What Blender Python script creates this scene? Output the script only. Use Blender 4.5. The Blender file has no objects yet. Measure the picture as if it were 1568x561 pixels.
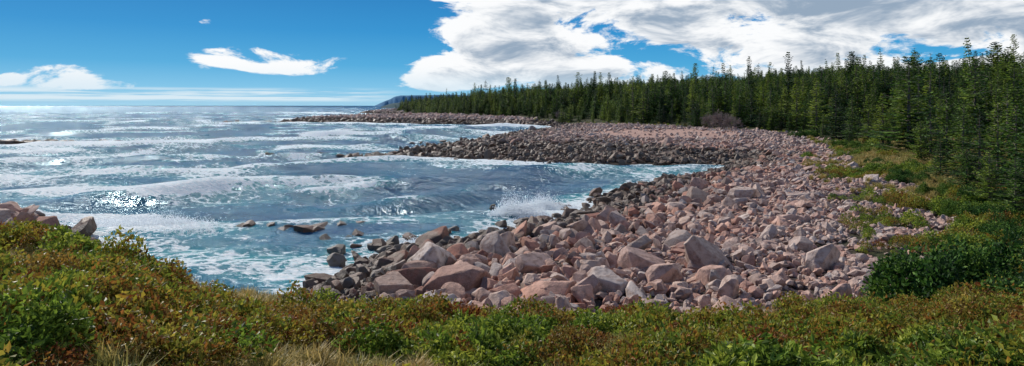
import bpy, math, random
import numpy as np
from mathutils import Vector, Euler
random.seed(3); rng=np.random.default_rng(7)
sc=bpy.context.scene
H=10.0; F=1000.0
def w(px,py,z=0.0):
    Y=(H-z)*F/(py-162.0); return ((px-784)/F*Y, Y)

# ------------------------------------------------------------ noise
def hsh(i,j,s):
    v=np.sin(i*127.1+j*311.7+s*74.7)*43758.5453
    return v-np.floor(v)
def vn(x,y,s=0):
    xi=np.floor(x); yi=np.floor(y); fx=x-xi; fy=y-yi
    fx=fx*fx*(3-2*fx); fy=fy*fy*(3-2*fy)
    a=hsh(xi,yi,s);b=hsh(xi+1,yi,s);c=hsh(xi,yi+1,s);d=hsh(xi+1,yi+1,s)
    return (a*(1-fx)+b*fx)*(1-fy)+(c*(1-fx)+d*fx)*fy
def fbm(x,y,s=0,o=4):
    t=0;a=.5;n=0
    for k in range(o):
        t=t+a*vn(x*2**k,y*2**k,s+k*3.3);n+=a;a*=.5
    return t/n
def sm(a,b,x):
    t=np.clip((x-a)/(b-a),0,1); return t*t*(3-2*t)
def worley(x,y,sc_,s=0):
    "distance to nearest jittered cell point (in cells) and the id of that cell"
    x=x/sc_;y=y/sc_;xi=np.floor(x);yi=np.floor(y)
    best=np.full(np.shape(x),9.);cid=np.zeros(np.shape(x))
    for i in (-1,0,1):
        for j in (-1,0,1):
            a=xi+i;b=yi+j
            dx=a+hsh(a,b,s+1)-x;dy=b+hsh(a,b,s+2)-y;d=np.sqrt(dx*dx+dy*dy)
            m=d<best;best=np.where(m,d,best);cid=np.where(m,hsh(a,b,s+5),cid)
    return best,cid

# ------------------------------------------------------------ plan of the coast
shore=[(-150,-60),(-130,36),(-75,40),(-48,46),(-38,49),(-31,46),(-27,38),(-24,27),(-18,22),(-13,25),(-12,32)]
shore+=[w(*p) for p in [(480,445),(590,395),(680,378),(775,360),(868,338),(925,308),(990,284),(1090,268),(1125,253),(1000,249.5),(900,249),
 (800,248),(700,244),(620,240),(596,237),(650,232),(720,219),(765,210),(850,199),(848,194),(700,191),(560,189),(430,187.3),(480,184.5),
 (600,181.5),(690,179),(650,176.5),(550,174.2),(570,171),(610,168)]]
shore+=[(-250,3200),(6000,3200),(6000,-300),(-150,-300)]
V=[(3,-60),(12,12),(14.8,23.5),(19,28),(24,34),(27,41),(30.5,49),(36.5,66),(43,85),(53,106),(62,126),(68,156),(63,178),(53,200),(38,250),(27,290),(19,330),(-37,441),(-80,577),(-165,900),(-230,1500),(-200,3200),(6000,3200),(6000,-60)]
def sdist(P,x,y):
    x=np.asarray(x,float);y=np.asarray(y,float)
    d=np.full(x.shape,1e18);ins=np.zeros(x.shape,bool)
    n=len(P)
    for i in range(n):
        ax,ay=P[i];bx,by=P[(i+1)%n]
        ex,ey=bx-ax,by-ay
        t=np.clip(((x-ax)*ex+(y-ay)*ey)/(ex*ex+ey*ey),0,1)
        d=np.minimum(d,(x-ax-t*ex)**2+(y-ay-t*ey)**2)
        if ay!=by:
            c=((ay>y)!=(by>y))&(x<(bx-ax)*(y-ay)/(by-ay)+ax)
            ins^=c
    return np.where(ins,1,-1)*np.sqrt(d)
rim=[(-400,330,15),(0,349,14),(100,353,14),(170,362,13.5),(250,397,13),(330,431,13),(430,441,13),(520,458,13),(700,472,12.5),(1000,470,13),(1250,461,13),(1380,456,14),(1568,440,15),(2000,430,15)]
rth=np.array([math.atan((p[0]-784)/F) for p in rim])
rr=np.array([p[2]/math.cos(t) for p,t in zip(rim,rth)])
rz=np.array([H-p[2]*(p[1]-162)/F-0.54 for p in rim])
def hinfo(x,y):
    x=np.asarray(x,float);y=np.asarray(y,float)
    d=sdist(shore,x,y)
    d=d+(fbm(x*.15,y*.15,5,3)-.5)*3.0*sm(30,60,np.hypot(x,y))
    dv=sdist(V,x,y)
    z=np.where(d>0,3.3*(1-np.exp(-np.maximum(d,0)/15)),np.maximum(d*.13,-3))
    z=z+(fbm(x*.25,y*.25,9,3)-.5)*.7*sm(0,4,d)
    up=np.maximum(dv,0)
    sl=.055+.03*sm(80,350,y)
    z=z+np.where(dv>0,45*(1-np.exp(-up*sl/45))*1.0+ (fbm(x*.01,y*.01,2,3)-.5)*np.minimum(up*.08,14),0)
    z=z+2.2*np.exp(-(((x+38)/6.5)**2+((y-46)/4)**2))
    r=np.hypot(x,y);th=np.arctan2(x,y)
    tc=np.clip(th,rth[0],rth[-1])
    E=np.interp(tc,rth,rr);ZE=np.interp(tc,rth,rz)
    q=r/E
    zb=8.15-(8.15-ZE)*np.clip(q,0,1)**1.15-np.maximum(r-E,0)*.85
    zb=zb+(fbm(x*.5,y*.5,21,3)-.5)*.5*sm(2,5,r)
    k=.5
    m=np.maximum(z,zb)+np.maximum(k-np.abs(z-zb),0)**2/(4*k)
    bl=sm(-.1,.5,zb-z)
    vp=sm(.54,.64,fbm(x*.22+3,y*.22,81,3))*sm(-9,-2,dv)*(dv<0)*(1-sm(110,160,y))
    veg=np.clip(np.maximum(np.maximum(bl,vp),sm(-1.,1.5,dv+(fbm(x*.2,y*.2,33,3)-.5)*6)),0,1)
    return m,d,dv,veg,bl
def height(x,y): return hinfo(x,y)[0]

# ------------------------------------------------------------ node helper
class NT:
    def __init__(s,nt): s.nt=nt; s.n=nt.nodes; s.l=nt.links
    def new(s,t,**k):
        n=s.n.new(t)
        for a,b in k.items(): setattr(n,a,b)
        return n
    def put(s,sock,v):
        if isinstance(v,bpy.types.NodeSocket): s.l.new(v,sock)
        elif v is not None:
            if sock.type=='RGBA' and len(v)==3: v=(*v,1)
            sock.default_value=v
    def m(s,op,a,b=None,c=None,clamp=False):
        n=s.new('ShaderNodeMath',operation=op,use_clamp=clamp)
        s.put(n.inputs[0],a);s.put(n.inputs[1],b);s.put(n.inputs[2],c);return n.outputs[0]
    def mr(s,v,a,b,c=0.,d=1.,smooth=True):
        n=s.new('ShaderNodeMapRange',interpolation_type='SMOOTHSTEP' if smooth else 'LINEAR')
        for i,q in enumerate((v,a,b,c,d)): s.put(n.inputs[i],q)
        return n.outputs[0]
    def mix(s,f,a,b,bt='MIX'):
        n=s.new('ShaderNodeMix',data_type='RGBA',blend_type=bt)
        s.put(n.inputs[0],f);s.put(n.inputs[6],a);s.put(n.inputs[7],b);return n.outputs[2]
    def noise(s,vec,scale,detail=4,rough=.55,dist=0.):
        n=s.new('ShaderNodeTexNoise');s.put(n.inputs['Vector'],vec)
        n.inputs['Scale'].default_value=scale;n.inputs['Detail'].default_value=detail
        n.inputs['Roughness'].default_value=rough;n.inputs['Distortion'].default_value=dist
        return n.outputs['Fac']
    def ramp(s,f,stops,interp='LINEAR'):
        n=s.new('ShaderNodeValToRGB');r=n.color_ramp;r.interpolation=interp
        while len(r.elements)<len(stops): r.elements.new(.5)
        for e,(p,c) in zip(r.elements,stops): e.position=p;e.color=(*c,1)
        s.put(n.inputs[0],f);return n.outputs[0]
    def xyz(s,v):
        n=s.new('ShaderNodeSeparateXYZ');s.put(n.inputs[0],v);return n.outputs
    def comb(s,x,y,z=0.):
        n=s.new('ShaderNodeCombineXYZ');s.put(n.inputs[0],x);s.put(n.inputs[1],y);s.put(n.inputs[2],z);return n.outputs[0]
    def bump(s,h,st,dist):
        n=s.new('ShaderNodeBump');n.inputs['Strength'].default_value=st;n.inputs['Distance'].default_value=dist
        s.put(n.inputs['Height'],h);return n.outputs[0]
def mat(name):
    m=bpy.data.materials.new(name);m.use_nodes=True;m.node_tree.nodes.clear()
    t=NT(m.node_tree);t.out=t.new('ShaderNodeOutputMaterial');return m,t
def princ(t,col,rough=.8,spec=.3,nor=None):
    p=t.new('ShaderNodeBsdfPrincipled');t.put(p.inputs['Base Color'],col);t.put(p.inputs['Roughness'],rough)
    t.put(p.inputs['Specular IOR Level'],spec)
    if nor is not None:t.put(p.inputs['Normal'],nor)
    return p

# ------------------------------------------------------------ materials
def rock_mat():
    m,t=mat('granite_rock')
    oi=t.new('ShaderNodeObjectInfo');geo=t.new('ShaderNodeNewGeometry')
    pos=geo.outputs['Position'];s3=t.xyz(pos);z=s3[2]
    f=oi.outputs['Random']
    c=t.ramp(f,[(0,(.26,.10,.07)),(.12,(.52,.26,.18)),(.24,(.46,.27,.205)),(.36,(.22,.185,.17)),(.46,(.58,.36,.275)),(.56,(.35,.30,.275)),(.66,(.48,.21,.14)),(.76,(.15,.115,.10)),(.86,(.58,.41,.325)),(.94,(.38,.33,.305)),(1,(.66,.56,.49))])
    c=t.mix(t.m('MULTIPLY',t.mr(z,2.0,3.4),.42),c,(.60,.48,.42))
    n1=t.noise(pos,3.,5,.65)
    c=t.mix(t.mr(n1,.40,.72,0,.8),c,(.17,.095,.07));
    n2=t.noise(pos,25,3,.7)
    c=t.mix(t.mr(n2,.45,.65,0,.25),c,(.60,.47,.40))
    n3=t.noise(pos,.6,4,.6)
    zz=t.m('ADD',z,t.m('MULTIPLY',t.m('SUBTRACT',n3,.5),2.4))
    spit=t.m('MULTIPLY',t.mr(s3[1],85,112),t.mr(s3[0],42,15,0,.75))
    zz=t.m('SUBTRACT',t.m('SUBTRACT',zz,t.mr(s3[1],75,125,.25,.7)),spit)
    wet=t.mr(zz,1.0,1.8,1.,0.)
    wc=t.mix(t.mr(n1,.4,.6),(.034,.025,.019),(.080,.062,.034))
    wc=t.mix(.25,wc,c)
    c=t.mix(wet,c,wc)
    b=t.bump(t.m('ADD',n1,t.m('MULTIPLY',n2,.3)),.9,.11)
    p=princ(t,c,t.mr(wet,0,1,.85,.5),.2,b)
    t.l.new(p.outputs[0],t.out.inputs[0]);return m
def ground_mat():
    m,t=mat('coastal_ground')
    geo=t.new('ShaderNodeNewGeometry');pos=geo.outputs['Position'];z=t.xyz(pos)[2]
    v=t.new('ShaderNodeTexVoronoi');t.put(v.inputs['Vector'],pos);v.inputs['Scale'].default_value=3.2
    cc=t.xyz(v.outputs['Color'])[0]
    c=t.ramp(cc,[(0,(.12,.07,.05)),(.4,(.26,.17,.14)),(.7,(.20,.16,.145)),(1,(.36,.28,.24))])
    c=t.mix(t.mr(v.outputs['Distance'],.12,.3,0,.9),c,(.025,.018,.015))
    at=t.new('ShaderNodeAttribute',attribute_name='sand')
    c=t.mix(at.outputs['Fac'],c,t.mix(t.noise(pos,.4,5),(.33,.19,.15),(.42,.29,.24)))
    wet=t.mr(t.m('ADD',z,t.m('MULTIPLY',t.noise(pos,.8,3),.9)),1.3,2.1,1,0)
    c=t.mix(wet,c,(.03,.02,.013))
    av=t.new('ShaderNodeAttribute',attribute_name='veg')
    g=t.ramp(t.noise(pos,.5,6,.7),[(.3,(.015,.022,.008)),(.5,(.03,.038,.011)),(.65,(.06,.045,.02)),(.8,(.022,.03,.01))])
    c=t.mix(av.outputs['Fac'],c,g)
    b=t.bump(v.outputs['Distance'],.8,-.15)
    p=princ(t,c,.9,.2,b);t.l.new(p.outputs[0],t.out.inputs[0]);return m
def leaf_mat(name,stops,zs,trans=.35,isl=.35,rough=.5,seed=0.,con=1.6,objr=.35):
    m,t=mat(name)
    geo=t.new('ShaderNodeNewGeometry');oi=t.new('ShaderNodeObjectInfo');pos=geo.outputs['Position']
    sp=t.new('ShaderNodeVectorMath',operation='ADD');t.put(sp.inputs[0],pos);sp.inputs[1].default_value=(seed,seed*2,0)
    n=t.noise(sp.outputs[0],zs,2,.6)
    n=t.m('ADD',t.m('MULTIPLY',t.m('SUBTRACT',n,.5),con),.5)
    f=t.m('ADD',n,t.m('MULTIPLY',t.m('SUBTRACT',oi.outputs['Random'],.5),objr))
    f=t.m('ADD',f,t.m('MULTIPLY',t.m('SUBTRACT',geo.outputs['Random Per Island'],.5),isl),clamp=True)
    c=t.ramp(f,stops)
    k=t.mr(geo.outputs['Random Per Island'],0,1,.45,1.55,False)
    hs=t.new('ShaderNodeHueSaturation');t.put(hs.inputs['Color'],c);t.put(hs.inputs['Value'],k);c=hs.outputs[0]
    p=princ(t,c,rough,.2)
    tr=t.new('ShaderNodeBsdfTranslucent');t.put(tr.inputs[0],c)
    mx=t.new('ShaderNodeMixShader');mx.inputs[0].default_value=trans
    t.l.new(p.outputs[0],mx.inputs[1]);t.l.new(tr.outputs[0],mx.inputs[2]);t.l.new(mx.outputs[0],t.out.inputs[0]);return m
def simple(name,col,rough=.8,ns=3,var=.4):
    m,t=mat(name);geo=t.new('ShaderNodeNewGeometry')
    n=t.noise(geo.outputs['Position'],ns,4,.6)
    c=t.mix(t.mr(n,.3,.7,0,var),col,tuple(x*.45 for x in col))
    p=princ(t,c,rough,.2);t.l.new(p.outputs[0],t.out.inputs[0]);return m
def water_mat():
    m,t=mat('sea_water')
    geo=t.new('ShaderNodeNewGeometry');pos=geo.outputs['Position']
    a=t.new('ShaderNodeAttribute',attribute_name='foam').outputs['Fac']
    vr=t.new('ShaderNodeVectorRotate',rotation_type='Z_AXIS');t.put(vr.inputs['Vector'],pos);vr.inputs['Angle'].default_value=math.radians(12)
    q=t.xyz(vr.outputs[0]);vec=t.comb(t.m('MULTIPLY',q[0],.45),q[1],0.)
    b1=t.noise(vec,.55,5,.66,.4);b2=t.noise(vec,2.6,4,.65,.2);b3=t.noise(vec,.12,3,.5)
    hgt=t.m('ADD',t.m('MULTIPLY',b1,1.2),t.m('ADD',t.m('MULTIPLY',b2,.40),t.m('MULTIPLY',b3,2.2)))
    bp=t.bump(hgt,1.,1.7)
    l1=t.noise(vec,.8,6,.68,1.1);l2=t.noise(vec,4.5,4,.7,.8)
    vo=t.new('ShaderNodeTexVoronoi',feature='DISTANCE_TO_EDGE');
    wv=t.new('ShaderNodeVectorMath',operation='ADD');t.put(wv.inputs[0],pos);t.put(wv.inputs[1],t.comb(t.m('MULTIPLY',l2,1.4),t.m('MULTIPLY',l1,2.)))
    t.put(vo.inputs['Vector'],wv.outputs[0]);vo.inputs['Scale'].default_value=.9
    edge=t.mr(vo.outputs['Distance'],0,.25,1,0)
    n=t.m('ADD',t.m('ADD',t.m('MULTIPLY',l1,.72),t.m('MULTIPLY',l2,.36)),t.m('MULTIPLY',edge,.17))
    thr=t.m('SUBTRACT',.905,t.m('MULTIPLY',a,.53))
    f=t.mr(t.m('SUBTRACT',n,thr),-.02,.09)
    teal=t.mr(a,.05,.6)
    col=t.mix(teal,(.002,.062,.140),(.008,.165,.19))
    col=t.mix(t.mr(b3,.35,.65,0,.6),col,(.001,.026,.08))
    body=t.new('ShaderNodeBsdfDiffuse');t.put(body.inputs['Color'],col)
    gl=t.new('ShaderNodeBsdfGlossy');gl.inputs['Color'].default_value=(.70,.9,1,1);gl.inputs['Roughness'].default_value=.22;t.put(gl.inputs['Normal'],bp)
    fr=t.new('ShaderNodeFresnel');fr.inputs['IOR'].default_value=1.33;t.put(fr.inputs['Normal'],bp)
    wm=t.new('ShaderNodeMixShader');t.put(wm.inputs[0],t.m('MULTIPLY',fr.outputs[0],.21));t.l.new(body.outputs[0],wm.inputs[1]);t.l.new(gl.outputs[0],wm.inputs[2])
    fc=t.mix(t.mr(l2,.35,.62),(.55,.70,.75),(.92,.94,.95))
    fo=princ(t,fc,.8,.2,t.bump(t.m('ADD',l2,l1),1.,.35))
    mx=t.new('ShaderNodeMixShader');t.l.new(f,mx.inputs[0]);t.l.new(wm.outputs[0],mx.inputs[1]);t.l.new(fo.outputs[0],mx.inputs[2])
    t.l.new(mx.outputs[0],t.out.inputs[0]);return m

ROCK=rock_mat();GROUND=ground_mat();WATER=water_mat()
SHRUB=leaf_mat('shrub_leaves',[(.03,(.23,.07,.02)),(.16,(.34,.24,.035)),(.32,(.26,.25,.03)),(.48,(.10,.16,.022)),(.60,(.30,.29,.04)),(.72,(.26,.09,.025)),(.84,(.16,.17,.025)),(1,(.37,.29,.05))],.9,.4,.3,con=1.6,objr=.65)
GREEN=leaf_mat('green_leaves',[(.15,(.07,.13,.018)),(.5,(.16,.24,.03)),(.85,(.34,.36,.05))],.8,.4)
RUST=leaf_mat('rusty_leaves',[(.1,(.22,.06,.02)),(.4,(.28,.12,.03)),(.6,(.18,.15,.03)),(.85,(.34,.20,.04))],.8)
GRASS=leaf_mat('dry_grass_blades',[(.2,(.20,.22,.05)),(.5,(.38,.31,.10)),(.8,(.46,.34,.13))],.6,.3)
NEEDLE=leaf_mat('spruce_needles',[(.05,(.010,.034,.008)),(.35,(.034,.086,.013)),(.6,(.078,.145,.02)),(.95,(.20,.26,.034))],.07,.28,.35,.6,objr=.85)
JUN=leaf_mat('juniper_needles',[(.15,(.02,.06,.013)),(.5,(.05,.12,.018)),(.9,(.15,.22,.03))],.8,.25,.5,.7)
BARK=simple('grey_bark',(.16,.13,.11));DEAD=simple('dead_wood',(.28,.22,.20))
# ------------------------------------------------------------ mesh utils
def mkmesh(name,verts,faces,mats,fm=None,smooth=False):
    me=bpy.data.meshes.new(name)
    me.from_pydata([tuple(v) for v in verts],[],faces)
    for m in (mats if isinstance(mats,list) else [mats]): me.materials.append(m)
    if fm is not None: me.polygons.foreach_set('material_index',fm)
    if smooth: me.polygons.foreach_set('use_smooth',[True]*len(me.polygons))
    me.update();return me
def gridmesh(name,X,Y,Z,m,attrs,closed=False):
    nr,nc=X.shape
    me=bpy.data.meshes.new(name)
    co=np.stack([X,Y,Z],-1).reshape(-1,3).astype(np.float32)
    i=np.arange(nr-1)[:,None];j=np.arange(nc if closed else nc-1)[None,:];j2=(j+1)%nc
    f=np.stack([i*nc+j,i*nc+j2+0*i,(i+1)*nc+j2,(i+1)*nc+j],-1).reshape(-1,4)[:, ::-1]
    me.vertices.add(len(co));me.vertices.foreach_set('co',co.ravel())
    me.loops.add(f.size);me.loops.foreach_set('vertex_index',f.ravel().astype(np.int32))
    me.polygons.add(len(f));me.polygons.foreach_set('loop_start',np.arange(0,f.size,4,dtype=np.int32))
    me.polygons.foreach_set('loop_total',np.full(len(f),4,dtype=np.int32))
    me.polygons.foreach_set('use_smooth',np.ones(len(f),bool))
    me.update(calc_edges=True)
    for k,v in attrs.items():
        a=me.attributes.new(k,'FLOAT','POINT');a.data.foreach_set('value',v.ravel().astype(np.float32))
    me.materials.append(m)
    o=bpy.data.objects.new(name,me);sc.collection.objects.link(o);return o
def instancer(name,src,pos,rot,scl,idx):
    me=bpy.data.meshes.new(name);n=len(pos)
    me.vertices.add(n);me.vertices.foreach_set('co',np.asarray(pos,np.float32).ravel())
    a=me.attributes.new('rot','FLOAT_VECTOR','POINT');a.data.foreach_set('vector',np.asarray(rot,np.float32).ravel())
    a=me.attributes.new('scl','FLOAT_VECTOR','POINT');a.data.foreach_set('vector',np.asarray(scl,np.float32).ravel())
    a=me.attributes.new('idx','INT','POINT');a.data.foreach_set('value',np.asarray(idx,np.int32))
    o=bpy.data.objects.new(name,me);sc.collection.objects.link(o)
    g=bpy.data.node_groups.new(name+'_gn','GeometryNodeTree')
    g.interface.new_socket('Geometry',in_out='INPUT',socket_type='NodeSocketGeometry')
    g.interface.new_socket('Geometry',in_out='OUTPUT',socket_type='NodeSocketGeometry')
    N=g.nodes;L=g.links
    gi=N.new('NodeGroupInput');go=N.new('NodeGroupOutput')
    ip=N.new('GeometryNodeInstanceOnPoints');ci=N.new('GeometryNodeCollectionInfo')
    ci.inputs['Collection'].default_value=src;ci.inputs['Separate Children'].default_value=True;ci.inputs['Reset Children'].default_value=True
    def na(nm,ty):
        q=N.new('GeometryNodeInputNamedAttribute');q.data_type=ty;q.inputs['Name'].default_value=nm
        return [s for s in q.outputs if s.enabled][0]
    e=N.new('FunctionNodeEulerToRotation');L.new(na('rot','FLOAT_VECTOR'),e.inputs[0])
    L.new(gi.outputs[0],ip.inputs['Points']);L.new(ci.outputs[0],ip.inputs['Instance'])
    ip.inputs['Pick Instance'].default_value=True
    L.new(na('idx','INT'),ip.inputs['Instance Index']);L.new(e.outputs[0],ip.inputs['Rotation']);L.new(na('scl','FLOAT_VECTOR'),ip.inputs['Scale'])
    L.new(ip.outputs[0],go.inputs[0])
    md=o.modifiers.new('scatter','NODES');md.node_group=g
    return o
def srccol(name,meshes):
    c=bpy.data.collections.new(name)
    for i,m in enumerate(meshes):
        o=bpy.data.objects.new('%s_%02d'%(name,i),m);c.objects.link(o)
    return c

# ------------------------------------------------------------ terrain & sea
def angles(n1,n2,half=46):
    a=np.linspace(-half,half,n1,endpoint=False);b=np.linspace(half,360-half,n2,endpoint=False)
    return np.radians(np.concatenate([a,b]))
th=angles(600,50)
r=np.concatenate([np.linspace(.3,30,130),30*np.exp(np.linspace(0,math.log(5200/30),330))[1:]])
R,T=np.meshgrid(r,th,indexing='ij');X=R*np.sin(T);Y=R*np.cos(T)
Z,D,DV,VG,BL=hinfo(X,Y)
def sandf(x,y): return sm(1.15,.8,np.hypot((x-38)/20,(y-165)/26))
sand=sandf(X,Y)*(1-VG)
gridmesh('ground',X,Y,Z,GROUND,{'veg':VG,'sand':sand},True)

th=angles(800,40)
r=14*np.exp(np.linspace(0,math.log(60000/14),900))
R,T=np.meshgrid(r,th,indexing='ij');X=R*np.sin(T);Y=R*np.cos(T)
D=sdist(shore,X,Y)
hw=np.zeros_like(X);wr=np.random.default_rng(5)
warp=(fbm(X*.03,Y*.03,3,3)-.5)*22
for i in range(12):
    lam=[34,27,19,15,11.5,9,7,5.5,4.3,3.4,2.6,2.][i];ang=math.radians(-62+wr.normal(0,16 if i<4 else 30))
    A=.034*lam**.95
    ph=(X*math.cos(ang)+Y*math.sin(ang)+warp*(.6 if i<5 else .25))*2*math.pi/lam+wr.uniform(0,6.28)
    res=sm(.5,.2,R*.0094/lam)
    hw+=A*res*((.5+.5*np.sin(ph))**1.9-.37)*(.3+1.4*vn(X/(lam*2.2),Y/(lam*2.2),40+i))
calm=sm(2,-16,D)
hw=hw*(.2+.8*calm)*(.55+.45*sm(50,75,R))
cre=sm(.28,.8,hw)
foam=np.zeros_like(X)
big=fbm(X*.035,Y*.035,11,4)
foam+=.80*np.exp(-np.maximum(-D,0)/2.8)+.38*np.exp(-np.maximum(-D,0)/9.)*sm(.4,.6,fbm(X*.12,Y*.12,14,3))
foam+=cre*.66*sm(.39,.55,big)
dd=-D+(fbm(X*.05,Y*.05,17,3)-.5)*22
for c0,wd,am in ((14,1.3,.55),(30,1.8,.6),(52,2.6,.68),(85,3.8,.6)):
    u=(dd-c0)/wd
    foam+=am*np.where(u>0,np.exp(-u*u),np.exp(-np.abs(u)/2.4))*sm(.46,.58,fbm(X*.035,Y*.035,18+c0,3))
def patch(px,py,rx,ry,s,rot=0):
    global foam
    cx,cy=w(px,py);c,sn=math.cos(rot),math.sin(rot)
    u=((X-cx)*c+(Y-cy)*sn)/rx;v=(-(X-cx)*sn+(Y-cy)*c)/ry
    foam=foam+s*np.exp(-(u*u+v*v))
patch(250,350,7,2.2,.95,-.35);patch(215,375,7,3,.35);patch(400,410,7,3,.45);patch(130,345,8,3,.45);patch(820,318,4.5,4.5,.65);patch(640,372,6,2.5,.45)
patch(300,392,8,2.5,.35);patch(170,330,14,1.8,.55,-.2)
patch(560,229,24,5,.65);patch(680,214,12,10,.6);patch(740,204,12,14,.6);patch(450,222,36,5,.45)
patch(250,240,32,6,.65,-.25);patch(60,262,28,7,.65);patch(150,215,55,10,.6);patch(335,262,5,16,.45,.5);patch(60,225,55,8,.6);patch(200,285,22,3.5,.5,-.3);patch(60,300,20,4,.45)  # foam on the left sea, also painted to stand in for sun glitter
patch(390,190,60,14,.6);patch(520,185,60,24,.6);patch(600,178,55,50,.6);patch(480,174,100,40,.6);patch(690,196,45,12,.6);patch(430,200,55,8,.5)
foam+=.17*sm(.52,.70,fbm(X*.012,Y*.03,77,4))*sm(3000,300,R)
foam=np.clip(foam,0,1.1)
gridmesh('sea_water',X,Y,hw-.02,WATER,{'foam':foam},True)

# ------------------------------------------------------------ rocks
import bmesh
def rock(seed):
    g=np.random.default_rng(seed)
    bm=bmesh.new();bmesh.ops.create_cube(bm,size=2.1)
    for k in range(g.integers(11,18)):
        n=Vector(g.normal(size=3)).normalized();dd=g.uniform(.66,.98)
        geom=bm.verts[:]+bm.edges[:]+bm.faces[:]
        res=bmesh.ops.bisect_plane(bm,geom=geom,plane_co=n*dd,plane_no=n,clear_outer=True)
        ed=[e for e in res['geom_cut'] if isinstance(e,bmesh.types.BMEdge)]
        if ed: bmesh.ops.edgeloop_fill(bm,edges=ed)
    bmesh.ops.remove_doubles(bm,verts=bm.verts,dist=.06)
    bmesh.ops.recalc_face_normals(bm,faces=bm.faces)
    bmesh.ops.bevel(bm,geom=bm.edges[:],offset=g.uniform(.07,.17),segments=3,affect='EDGES',profile=.5,clamp_overlap=True)
    bmesh.ops.triangulate(bm,faces=bm.faces)
    bmesh.ops.subdivide_edges(bm,edges=[e for e in bm.edges if e.calc_length()>.3],cuts=2,use_grid_fill=True)
    bmesh.ops.triangulate(bm,faces=bm.faces)
    bmesh.ops.smooth_vert(bm,verts=bm.verts,factor=.5,use_axis_x=True,use_axis_y=True,use_axis_z=True)
    v=np.array([p.co[:] for p in bm.verts]);fs=[[q.index for q in f.verts] for f in bm.faces];bm.free()
    s=np.array([g.uniform(1.,1.4),g.uniform(.75,1.05),g.uniform(.55,.9)])
    nn=fbm(v[:,0]*1.8+seed+v[:,2],v[:,1]*1.8+v[:,2]*1.7,seed,4)-.5
    v=v*s*(1+nn*.18)[:,None]
    return mkmesh('boulder',v,fs,ROCK,smooth=True)
RC=srccol('boulder_src',[rock(i+1) for i in range(22)])
P=[];S=[]
def addrocks(n,x0,x1,y0,y1,dens_fn,rad_fn,lift=.25):
    x=rng.uniform(x0,x1,n);y=rng.uniform(y0,y1,n)
    z,d,dv,vg,bl=hinfo(x,y)
    keep=rng.uniform(size=n)<dens_fn(x,y,d,dv,vg,bl)
    x,y,z,d,dv=x[keep],y[keep],z[keep],d[keep],dv[keep]
    rad=rad_fn(x,y,d,dv,len(x))
    zz=z+rad*rng.uniform(-.25,lift,len(x))
    P.append(np.stack([x,y,zz],1));S.append(rad)
def beach(x,y,d,dv,vg,bl):
    return (.12*sm(-4,-1,d)+.88*sm(-1,1.,d))*(1-.85*sm(.25,.8,vg)*(bl<.3)*(dv<0)-sm(.25,.8,vg)*((bl>=.3)|(dv>=0)))*(1-.93*sandf(x,y))*((x>-30)|(y>90))
addrocks(3750,-15,60,20,120,lambda x,y,d,dv,vg,bl:beach(x,y,d,dv,vg,bl)*sm(24,10,d)*.5*(1-sm(60,110,y)*.5),lambda x,y,d,dv,n:rng.uniform(.45,.85,n)*(1+.65*sm(.84,1,rng.uniform(size=n)))*(1-.2*sm(40,90,y)),.4)
addrocks(21000,-15,70,19,130,beach,lambda x,y,d,dv,n:rng.uniform(.20,.52,n)*(1-.45*sm(12,28,d)),.75)
addrocks(24000,-15,35,19,69,beach,lambda x,y,d,dv,n:rng.uniform(.09,.24,n),.8)
addrocks(1200,0,60,20,120,lambda x,y,d,dv,vg,bl:beach(x,y,d,dv,vg,bl)*sm(10,18,d)*.3,lambda x,y,d,dv,n:rng.uniform(.4,.75,n),.6)
addrocks(36000,-30,85,100,320,beach,lambda x,y,d,dv,n:rng.uniform(.3,.65,n)*(1+.7*sm(.8,1,rng.uniform(size=n)))*(1-.3*sm(8,25,d)),.5)
addrocks(26000,-220,40,300,700,beach,lambda x,y,d,dv,n:rng.uniform(.6,1.4,n),.4)
addrocks(9000,-300,40,700,1500,beach,lambda x,y,d,dv,n:rng.uniform(.8,2.,n),.4)
addrocks(1800,-60,-27,38,54,lambda x,y,d,dv,vg,bl:sm(-2.5,.5,d)*.5,lambda x,y,d,dv,n:rng.uniform(.35,1.0,n),.35)
P=np.concatenate(P);S=np.concatenate(S)
ex=[(548,364,.55),(500,372,.5),(498,437,.8),(540,428,.7),(600,380,.7),(655,390,1.1),(668,412,1.55),(700,440,1.35),(640,430,1.1),(610,405,.9),(826,345,1.1),(790,372,1.0),(912,297,.7),(755,320,.45),(870,320,.6),(930,320,.8),(1082,402,1.1),(1052,380,1.0),(760,395,1.2),(830,410,1.1),(980,410,1.1),(900,360,1.1),
 (500,238,.5),(520,239,.4),(330,353,.35)]
ep=[];es=[];ef=[]
for px,py,s in ex:
    x,y=w(px,py);z=height(np.array([x]),np.array([y]))[0];z=max(z,0)
    if z>.3:
        x,y=w(px,py,z+.5);z=max(height(np.array([x]),np.array([y]))[0],0)
    ep.append((x,y,z+s*.15));es.append(s);ef.append(1.)
for px,py,sx,sy,n,s0,s1,fl in ((385,355,.6,.4,5,.6,.95,.85),(476,357,.9,.4,7,.6,1.05,.75),(526,350,.7,.4,6,.6,.95,.8),(520,187,45,8,200,.5,1.3,.8),(650,184,30,14,140,.5,1.3,.8),(45,221,10,2.5,110,.7,1.5,.8),
  (660,240,12,2.5,100,.4,.9,.9),(610,240,6,1.2,22,.35,.8,.9),(740,222,9,4,30,.4,.9,.9),(860,330,3,2.5,20,.3,.7,1),(600,385,3,2,14,.3,.65,1),(720,356,4,1.5,12,.3,.65,1),(440,236,5,.6,5,.3,.5,.8)):
    x0,y0=w(px,py)
    for _ in range(n):
        s=rng.uniform(s0,s1);ep.append((x0+rng.normal(0,sx),y0+rng.normal(0,sy),rng.uniform(.0,.4)*s));es.append(s);ef.append(fl)
n0_=len(P);P=np.concatenate([P,np.array(ep)]);S=np.concatenate([S,np.array(es)])
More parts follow.
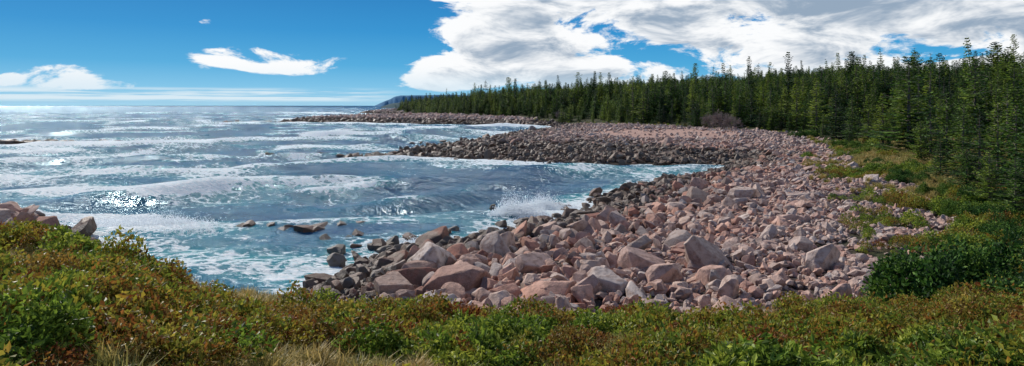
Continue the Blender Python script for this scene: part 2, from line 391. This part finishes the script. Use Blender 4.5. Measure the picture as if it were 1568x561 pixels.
n=len(P);print('rocks',n)
rot=np.stack([rng.normal(0,.6,n),rng.normal(0,.6,n),rng.uniform(0,6.28,n)],1);rot[n0_+len(ex):,:2]*=.25
scl=S[:,None]*rng.uniform(.8,1.2,(n,3));scl[n0_:,2]*=np.array(ef)
instancer('boulder_beach',RC,P,rot,scl,rng.integers(0,22,n))

# ------------------------------------------------------------ plants
def leafclump(seed,n,rad,hgt,ll,lw,m,dome=True):
    g=np.random.default_rng(seed);vs=[];fs=[]
    for i in range(n):
        a=g.uniform(0,6.28);rr_=rad*math.sqrt(g.uniform());q=rr_/rad
        z=hgt*(1-q*q)*g.uniform(.55,1.08) if g.uniform()<.75 else hgt*(1-q*q)*g.uniform(.1,.6)
        c=np.array([rr_*math.cos(a),rr_*math.sin(a),z])
        yaw=g.uniform(0,6.28);el=g.uniform(0.,1.2)
        d=np.array([math.cos(yaw)*math.cos(el),math.sin(yaw)*math.cos(el),math.sin(el)])
        s=np.cross(d,g.normal(size=3));s/=np.linalg.norm(s)+1e-6;up=np.cross(s,d)
        L=ll*g.uniform(.6,1.3);W=lw*g.uniform(.7,1.2)
        b=len(vs);vs+=[c,c+d*L*.5+s*W*.5+up*W*.2,c+d*L,c+d*L*.5-s*W*.5+up*W*.2];fs+=[(b,b+1,b+2),(b,b+2,b+3)]
    return mkmesh('leaf_clump',vs,fs,m)
def tuft(seed,n,rad,h,m):
    g=np.random.default_rng(seed);vs=[];fs=[]
    for i in range(n):
        a=g.uniform(0,6.28);r0=rad*g.uniform(0,.6);L=h*g.uniform(.5,1.1);lean=g.uniform(.1,.8);yw=a+g.normal(0,.5)
        b=np.array([r0*math.cos(a),r0*math.sin(a),0]);d=np.array([math.cos(yw),math.sin(yw),0]);s=np.array([-d[1],d[0],0])*.004*(1+h)
        p1=b+d*L*lean*.3+np.array([0,0,L*.6]);p2=b+d*L*lean+np.array([0,0,L*(1-lean*.35)])
        k=len(vs);vs+=[b-s,b+s,p1+s,p1-s,p2];fs+=[(k,k+1,k+2,k+3),(k+3,k+2,k+4)]
    return mkmesh('grass_tuft',vs,fs,m)
VC=srccol('coastal_plants_src',[
 leafclump(1,230,.36,.36,.080,.045,SHRUB),leafclump(2,260,.40,.42,.075,.04,SHRUB),leafclump(3,210,.33,.30,.07,.05,SHRUB),leafclump(4,250,.38,.34,.06,.04,RUST),
 leafclump(5,180,.30,.32,.12,.042,GREEN),leafclump(6,230,.36,.36,.085,.045,GREEN),
 tuft(7,120,.22,.36,GRASS),tuft(8,100,.2,.3,GRASS)])
def scat(name,n,x0,x1,y0,y1,keepf,idxf,sf,zo=-.05,mound=0.,cell=1.2):
    x=rng.uniform(x0,x1,n);y=rng.uniform(y0,y1,n)
    z,d,dv,vg,bl=hinfo(x,y);k=rng.uniform(size=n)<keepf(x,y,d,dv,vg,bl)
    x,y,z,dv=x[k],y[k],z[k],dv[k];m=len(x)
    s=sf(x,y,m)
    wd,cid=worley(x+.25*fbm(x*2,y*2,3,2),y,cell,7)
    idx=idxf(x,y,m,dv,cid)
    isg=idx>=6
    hm=np.sqrt(np.clip(1-(wd/.66)**2,0,1))*(.3+.7*hsh(np.floor(cid*997),3.,1))
    z=z+mound*hm*np.where(isg,.3,1.)
    s=s*np.where(isg,1.,.45+.65*np.clip(1-wd,0,1))
    print(name,m)
    return instancer(name,VC,np.stack([x,y,z+zo*s],1),np.stack([rng.normal(0,.25,m),rng.normal(0,.25,m),rng.uniform(0,6.28,m)],1),s[:,None]*rng.uniform(.85,1.2,(m,3)),idx)
def fidx(x,y,m,dv,cid):
    gr=fbm(x*.45,y*.45,61,3);gg=fbm(x*.4,y*.4,62,3);u=rng.uniform(size=m)
    kind=(cid*7.31)%1.
    i=np.where(kind<.60,np.floor(kind/.60*3).astype(int),np.where(kind<.80,3,4+rng.integers(0,2,m)))
    i=np.where(u<.25,rng.integers(0,4,m),i)
    i=np.where((gg+sm(4,11,x)*.10)>.66,rng.integers(4,6,m),i)
    grs=(gr+.17*sm(-2,-7,x)*sm(11,8,y)-.04+(rng.uniform(size=m)-.5)*.12)>.60
    return np.where(grs,rng.integers(6,8,m),i)
scat('coastal_shrubs',20000,-20,20,1.5,19,lambda x,y,d,dv,vg,bl:(np.hypot(x,y)>3.2)*sm(.3,.8,bl),fidx,lambda x,y,m:rng.uniform(.6,1.1,m),-.08,.50,.8)
def midx(x,y,m,dv,cid):
    gr=fbm(x*.12,y*.12,71,3)
    i=np.where(cid<.6,rng.integers(4,6,m),rng.integers(0,4,m))
    return np.where(gr+(rng.uniform(size=m)-.5)*.15>.47,rng.integers(6,8,m),i)
scat('bank_grass_and_shrubs',22000,10,80,14,130,lambda x,y,d,dv,vg,bl:sm(.15,.7,vg)*(bl<.4)*(dv>-2)*(dv<22)*sm(140,60,y),midx,lambda x,y,m:rng.uniform(.9,1.5,m)*(1+y/120),-.05,.6,2.2)
scat('beach_top_plants',9000,-90,80,100,460,lambda x,y,d,dv,vg,bl:(dv>-3)*(dv<7)*.6,midx,lambda x,y,m:rng.uniform(1.1,2.2,m),-.05,.6,4.)
scat('beach_weeds',20000,4,66,19,150,lambda x,y,d,dv,vg,bl:(dv<-.5)*sm(.3,.8,vg)*.6*(bl<.1),midx,lambda x,y,m:rng.uniform(.7,1.2,m)*(1+y/120),.2,.1,1.5)

def spruce(seed,Ht=10.,nw=28,slim=.2,ragged=.3,pw=.7):
    g=np.random.default_rng(seed);vs=[];fs=[];fm=[]
    def tube(p0,p1,r0,r1,k,mi):
        d=np.array(p1)-np.array(p0);d=d/(np.linalg.norm(d)+1e-9);a=np.cross(d,[0.3,.9,.1]);a/=np.linalg.norm(a);b=np.cross(d,a);s=len(vs)
        for p,rd in ((p0,r0),(p1,r1)):
            for i in range(k):
                t=6.2832*i/k;vs.append(np.array(p)+(a*math.cos(t)+b*math.sin(t))*rd)
        for i in range(k): fs.append((s+i,s+(i+1)%k,s+k+(i+1)%k,s+k+i));fm.append(mi)
    tube((0,0,-.5),(0,0,Ht*.5),.15,.09,7,0);tube((0,0,Ht*.5),(0,0,Ht),.09,.015,6,0)
    side=g.uniform(0,6.28)
    for wi in range(nw):
        h=.04+.95*(wi/(nw-1))**.95;z=h*Ht
        R=slim*Ht*((1-h)**pw)*(.8+.3*math.sin(wi*1.3+seed)+.15*math.sin(wi*.6+seed*3))*(.75+.25*min(1,h*5))+.12
        nb=int(9-4*h)
        a0=g.uniform(0,6.28)
        for b in range(nb):
            if g.uniform()<ragged*.4: continue
            az=a0+6.283*b/nb+g.normal(0,.2);L=R*g.uniform(1-ragged,1.1+ragged*.5)*(1+.2*math.cos(az-side))
            dr=g.uniform(-.35,-.05)+.75*h*h
            o=np.array([math.cos(az),math.sin(az),0]);sd=np.array([-o[1],o[0],0])
            def pt(s): return np.array([0,0,z])+o*L*s+np.array([0,0,L*(dr*s+.25*s*s)])
            tube(pt(0),pt(1),.025,.006,3,0)
            ns=max(2,int(L/.24))
            for k in range(ns):
                s=(k+.7)/ns;p=pt(s)
                for sg in (-1,1,0):
                    if sg==0 and s<.6 and g.uniform()<.6: continue
                    ll=(.22+.36*(1-s)*min(1,L))*g.uniform(.8,1.3)
                    dv=o*(.6 if sg else 1.)+sd*sg*.9+np.array([0,0,g.uniform(-.35,.25)]);dv/=np.linalg.norm(dv)
                    wv=np.cross(dv,[g.normal(0,.7),g.normal(0,.7),1.]);wv/=np.linalg.norm(wv);wv*=.10*g.uniform(.8,1.3)
                    q=len(vs);vs.extend([p,p+dv*ll*.5+wv,p+dv*ll,p+dv*ll*.5-wv]);fs.append((q,q+1,q+2,q+3));fm.append(1)
    return mkmesh('spruce',vs,fs,[BARK,NEEDLE],fm)
SP=[spruce(1,slim=.22,pw=.85),spruce(2,slim=.27,ragged=.4,pw=.8),spruce(3,slim=.19,nw=30,pw=.9),spruce(4,slim=.30,ragged=.5,pw=.8),spruce(5,slim=.25,nw=25,ragged=.5,pw=.9),spruce(6,slim=.36,ragged=.35,pw=.9),spruce(7,slim=.33,ragged=.45,pw=.65),spruce(8,slim=.16,nw=22,ragged=.8,pw=.8)]
SC=srccol('spruce_src',SP)
N=60000
r=42*np.exp(rng.uniform(0,1,N)*math.log(2200/42));t=np.radians(rng.uniform(-18,50,N))
x=r*np.sin(t);y=r*np.cos(t);z,d,dv,vg,bl=hinfo(x,y)
dens=N/(math.log(2200/42)*math.radians(68)*r*r);cap=.028+.027*sm(120,300,r)
start=np.where(y<90,10.,2.)+(fbm(x*.06,y*.06,91,2)-.5)*28
k=(rng.uniform(size=N)<np.minimum(1,cap/dens)*(.2+1.6*fbm(x*.06,y*.06,95,2)))&(dv>np.maximum(start,1.))
x,y,z,dv,r=x[k],y[k],z[k],dv[k],r[k];m=len(x)
stand=fbm(x*.035,y*.035,97,3)
giant=1+.38*(rng.uniform(size=m)<.10)
ht=np.interp(r,[42,70,110,160,400,2200],[4.0,5.6,7.7,10.2,11.8,13.5])*np.clip(rng.normal(.78,.30,m)+(stand-.5)*1.5,.2,1.4)*giant*(.45+.55*sm(1,14,dv-start[k]))
print('trees',m)
hs=ht/10;wd=rng.uniform(.8,1.4,m)
instancer('spruce_forest',SC,np.stack([x,y,z-.1],1),np.stack([rng.normal(0,.04,m),rng.normal(0,.04,m),rng.uniform(0,6.28,m)],1),np.stack([hs**.75*wd,hs**.75*wd,hs],1),rng.integers(0,8,m))
def tree(px,base_y,ht,i,wd=1.):
    x=(px-784)/F*base_y;z=height(np.array([x]),np.array([base_y]))[0]
    o=bpy.data.objects.new('spruce_tree',SP[i]);sc.collection.objects.link(o)
    o.location=(x,base_y,z-.1);o.scale=(ht/10*wd,ht/10*wd,ht/10);o.rotation_euler=(0,0,px*.7)
for px,yy,ht,i,wd in [(1392,92,13.6,1,1.6),(1352,102,9.,0,1.3),(1425,84,8.2,4,1.3),(1450,72,7.8,6,1.1),(1475,62,6.6,3,1.3),(1500,52,6.4,1,1.3),(1528,49,6.8,3,1.1),(1556,46,7.0,4,1.3),(1580,44,7.,5,1.),(1515,43,4.,5,1.2),(1555,38,4.0,6,1.2),(1480,50,3.6,6,1.3),(1440,60,4.4,5,1.2),(1410,74,5.,6,1.2),(1330,118,9.,2,1.4),(1280,134,11,1,1.2),(1220,162,13.5,2,1.3),(1180,174,12.5,0,1.1),(1150,186,11,3,1.1),(1250,148,13,4,1.2),(1305,128,9.,3,1.1),(1060,222,13.5,2,1.3),(985,240,12,4,1.2),(930,290,12,5,1),(1100,202,9,6,1.),(1010,232,7,5,1.)]:
    tree(px,yy,ht,i,wd)
def dead():
    g=np.random.default_rng(4);vs=[];fs=[]
    def tube(p0,p1,r0,r1):
        d=p1-p0;d=d/np.linalg.norm(d);a=np.cross(d,[.3,.9,.1]);a/=np.linalg.norm(a);b=np.cross(d,a);s=len(vs)
        for p,rd in ((p0,r0),(p1,r1)):
            for i in range(4): vs.append(p+(a*math.cos(i*1.57)+b*math.sin(i*1.57))*rd)
        for i in range(4): fs.append((s+i,s+(i+1)%4,s+4+(i+1)%4,s+4+i))
    def br(p,d,L,rd,dep):
        q=p+d*L;tube(p,q,rd,rd*.6)
        if dep==0:return
        for _ in range(4 if dep>1 else 5):
            nd=d+g.normal(0,.55,3);nd/=np.linalg.norm(nd);br(p+d*L*g.uniform(.4,1),nd,L*.68,rd*.55,dep-1)
    for _ in range(5):
        d=np.array([g.normal(0,.35),g.normal(0,.35),1.]);d/=np.linalg.norm(d);br(np.zeros(3),d,2.,.09,4)
    return mkmesh('dead_tree',vs,fs,DEAD)
dm=dead()
for px,yy,s in ((1108,180,1.3),(1090,190,1.1),(1122,176,1.),(860,330,1.2)):
    x=(px-784)/F*yy;o=bpy.data.objects.new('dead_tree',dm);sc.collection.objects.link(o);o.location=(x,yy,height(np.array([x]),np.array([yy]))[0]-.1);o.scale=(s*1.1,s*1.1,s)
def bush(seed,R,Hh,n):
    g=np.random.default_rng(seed);vs=[];fs=[]
    lob=[(g.uniform(-.85,.85)*R,g.uniform(-.85,.85)*R,g.uniform(.18,.36)*R,g.uniform(.5,1.)*Hh) for _ in range(20)]+[(0,0,R*.75,Hh*.55)]
    for i in range(n):
        lx,ly,lr,lh=lob[g.integers(0,len(lob))]
        v=g.normal(size=3);v[2]=abs(v[2]);v/=np.linalg.norm(v);s=g.uniform(.75,1.06)
        c=np.array([lx,ly,0])+v*np.array([lr,lr,lh])*s
        d=v*.6+g.normal(0,.6,3);d/=np.linalg.norm(d);wv=np.cross(d,g.normal(size=3));wv/=np.linalg.norm(wv);wv*=.017
        L=g.uniform(.04,.09);q=len(vs);vs+=[c,c+d*L*.5+wv,c+d*L,c+d*L*.5-wv];fs.append((q,q+1,q+2,q+3))
    return mkmesh('juniper_bush',vs,fs,JUN)
bmz=[bush(1,1.5,1.1,30000),bush(2,1.3,.95,26000)]
for px,yy,s,i in ((1472,16.5,.95,0),(1512,16,1.45,1),(1560,15.5,1.85,0),(1620,16.5,2.,1),(1540,18.5,1.85,0),(1600,14.,1.4,1),(1480,42,1.1,0),(1345,78,1.1,1),(1395,60,1.2,0),(1535,38,1.5,1),(1570,33,1.4,0),(1450,50,1.2,1),(1505,46,1.2,0),(1370,66,1.,1),(1320,108,1.5,0),(1290,118,1.4,1),(1230,140,1.8,0)):
    x=(px-784)/F*yy;o=bpy.data.objects.new('juniper_bush',bmz[i]);sc.collection.objects.link(o)
    o.location=(x,yy,height(np.array([x]),np.array([float(yy)]))[0]-.1);o.scale=(s,s,s);o.rotation_euler=(0,0,px)

# ------------------------------------------------------------ sea spray
FO,t=mat('white_spray');p=princ(t,(.92,.94,.95),.9,.1);tr=t.new('ShaderNodeBsdfTranslucent');tr.inputs[0].default_value=(.95,.97,.98,1)
mx=t.new('ShaderNodeMixShader');mx.inputs[0].default_value=.55;t.l.new(p.outputs[0],mx.inputs[1]);t.l.new(tr.outputs[0],mx.inputs[2]);t.l.new(mx.outputs[0],t.out.inputs[0])
bm=bmesh.new();bmesh.ops.create_icosphere(bm,subdivisions=1,radius=1);dm=bpy.data.meshes.new('droplet');bm.to_mesh(dm);bm.free();dm.materials.append(FO)
DC=srccol('droplet_src',[dm])
pp=[];ss=[]
for px,py,n,sx,sy,hh in ((795,335,11000,1.3,.8,1.4),(835,322,6500,1.4,.8,.95),(255,350,5000,2.4,.7,.7),(300,360,3000,1.7,.7,.5),(650,372,900,1.,.6,.3),(225,342,2000,2.5,.8,.45)):
    x0,y0=w(px,py);x=x0+rng.normal(0,sx,n);y=y0+rng.normal(0,sy,n)
    z=np.abs(rng.normal(0,1,n))*hh*(.1+1.8*fbm(x*1.5,y*1.5,5,2)**1.5)*np.exp(-((x-x0)/sx)**2*.45)
    pp.append(np.stack([x,y,z+.05],1));ss.append(rng.uniform(.02,.06,n)*(1.2-np.clip(z/(hh*2),0,1)))
pp=np.concatenate(pp);ss=np.concatenate(ss);n=len(pp)
instancer('sea_spray',DC,pp,np.zeros((n,3)),ss[:,None]*np.ones((n,3)),np.zeros(n))

# ------------------------------------------------------------ distant headland
def headland(name,prof,Yd,depth,m):
    xs=np.linspace(prof[0][0],prof[-1][0],120);zz=np.interp(xs,[p[0] for p in prof],[p[1] for p in prof])
    rows=[(-.5,0),(-.42,.35),(-.36,.8),(-.3,.97),(0,1.),(.5,0)]
    X=[];Y_=[];Z=[]
    for f,k in rows:
        X.append((xs-784)/F*Yd*(1+0*f));Y_.append(Yd+depth*f+(fbm(xs*.2,xs*0+f,3,3)-.5)*depth*.12)
        Z.append((zz)*Yd/F*k*(1+.05*(fbm(xs*.3,xs*0,8,3)-.5))-1+(10*k if k>0 else 0))
    gridmesh(name,np.array(X)[:, ::1],np.array(Y_),np.array(Z),m,{})
HB=simple('hazy_blue_cliff',(.03,.14,.27),.95,.002,.25);HB2=simple('hazy_green_cliff',(.025,.075,.09),.95,.004,.4)  # aerial haze painted in as a bluish base colour
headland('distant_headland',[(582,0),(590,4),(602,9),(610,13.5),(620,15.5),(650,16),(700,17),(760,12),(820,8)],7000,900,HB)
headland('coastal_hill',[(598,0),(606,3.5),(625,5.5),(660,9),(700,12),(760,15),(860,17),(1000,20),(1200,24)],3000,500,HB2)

# ------------------------------------------------------------ light, sky
AZ=math.radians(-41);EL=math.radians(35)
S3=Vector((math.sin(AZ)*math.cos(EL),math.cos(AZ)*math.cos(EL),math.sin(EL)))
ld=bpy.data.lights.new('sun','SUN');ld.energy=5.0;ld.angle=math.radians(.5);ld.color=(1,.94,.85)
lo=bpy.data.objects.new('sun',ld);sc.collection.objects.link(lo);lo.rotation_euler=S3.to_track_quat('Z','Y').to_euler()
W=bpy.data.worlds.new('World');sc.world=W;W.use_nodes=True;W.node_tree.nodes.clear();t=NT(W.node_tree)
out=t.new('ShaderNodeOutputWorld');bg=t.new('ShaderNodeBackground');bg.inputs[1].default_value=.12;t.l.new(bg.outputs[0],out.inputs[0])
sk=t.new('ShaderNodeTexSky',sky_type='NISHITA');sk.sun_disc=False;sk.sun_elevation=EL;sk.sun_rotation=AZ;sk.air_density=1.;sk.dust_density=.2;sk.ozone_density=3.
g=t.new('ShaderNodeTexCoord').outputs['Generated'];q=t.xyz(g)
az=t.m('ARCTAN2',q[0],q[1]);el=t.m('ARCSINE',q[2])
grad=t.ramp(t.m('MULTIPLY',el,2.,clamp=True),[(0,(.30,.62,.84)),(.05,(.17,.53,.82)),(.12,(.045,.38,.72)),(.22,(.006,.27,.63)),(.34,(.003,.20,.53)),(1,(.01,.10,.32))])
gs=t.mix(1.,grad,(8.2,8.2,8.2),'MULTIPLY')
skyc=t.mix(.06,gs,sk.outputs[0])
def azel(px,py):
    a=math.atan((px-784)/F);return a,math.atan((162-py)/F*math.cos(a))
def density(du,dv,det,full=True):
    u=t.m('ADD',az,du);v=t.m('ADD',el,dv)
    vec=t.comb(t.m('MULTIPLY',u,8.),t.m('MULTIPLY',v,22.),1.7)
    n=t.noise(vec,1.,det,.63,.35)
    n0=t.noise(t.comb(t.m('MULTIPLY',u,3.),t.m('MULTIPLY',v,11.),6.2),1.,2,.5)
    left=t.m('ADD',-.15,t.m('MULTIPLY',t.mr(v,.085,.055),-.06))
    mass=t.m('MULTIPLY',t.mr(t.m('SUBTRACT',u,left),-.03,.08),t.mr(v,.008,.035))
    mass=t.m('MULTIPLY',mass,t.mr(v,.17,.45,1,.5))
    D=t.m('MULTIPLY',mass,.77)
    def ell(px,py,rx,ry,s,D):
        a,e=azel(px,py)
        x=t.m('DIVIDE',t.m('SUBTRACT',u,a),rx);y=t.m('DIVIDE',t.m('SUBTRACT',v,e),ry)
        r2=t.m('ADD',t.m('MULTIPLY',x,x),t.m('MULTIPLY',y,y))
        return t.m('MAXIMUM',D,t.m('MULTIPLY',t.mr(r2,1.,0.),s))
    if full:
        D=ell(425,93,.17,.030,.68,D);D=ell(105,118,.07,.024,.47,D);D=ell(10,121,.035,.012,.44,D);D=ell(170,130,.06,.012,.56,D);D=ell(318,34,.018,.008,.58,D)
    r=t.m('ADD',D,t.m('ADD',t.m('MULTIPLY',t.m('SUBTRACT',n,.5),2.3),t.m('MULTIPLY',t.m('SUBTRACT',n0,.5),1.)))
    return r,D
r0,D0=density(0.,0.,7);r1,_=density(-.010,.016,5,False)
al=t.m('MULTIPLY',t.mr(r0,.36,.58),t.mr(D0,.02,.2))
shade=t.mr(r1,.55,1.15)
cc=t.mix(shade,(8.1,8.2,8.3),(2.5,3.3,4.3))
cc=t.mix(t.mr(el,.065,.015,0,.8),cc,(5.4,6.7,7.6))
bn=t.noise(t.comb(t.m('MULTIPLY',az,5.),t.m('MULTIPLY',el,160.),3.),1.,5,.6)
bb=t.m('MULTIPLY',t.mr(el,.0035,.010),t.mr(el,.028,.019))
bb=t.m('MULTIPLY',t.m('MULTIPLY',bb,t.mr(bn,.40,.56)),t.mr(az,-.14,-.25,0,.9))
base=t.mix(bb,skyc,(6.1,7.1,7.7))
col=t.mix(al,base,cc)
t.l.new(col,bg.inputs[0])

cd=bpy.data.cameras.new('camera');cam=bpy.data.objects.new('camera',cd);sc.collection.objects.link(cam)
cam.location=(0,0,H);cam.rotation_euler=(math.radians(90),0,0);cd.sensor_width=36;cd.lens=36*F/1568;cd.shift_y=-118.5/1568;cd.clip_end=100000;cd.clip_start=.1
sc.camera=cam
sc.view_settings.view_transform='Standard';sc.view_settings.look='None';sc.view_settings.exposure=0
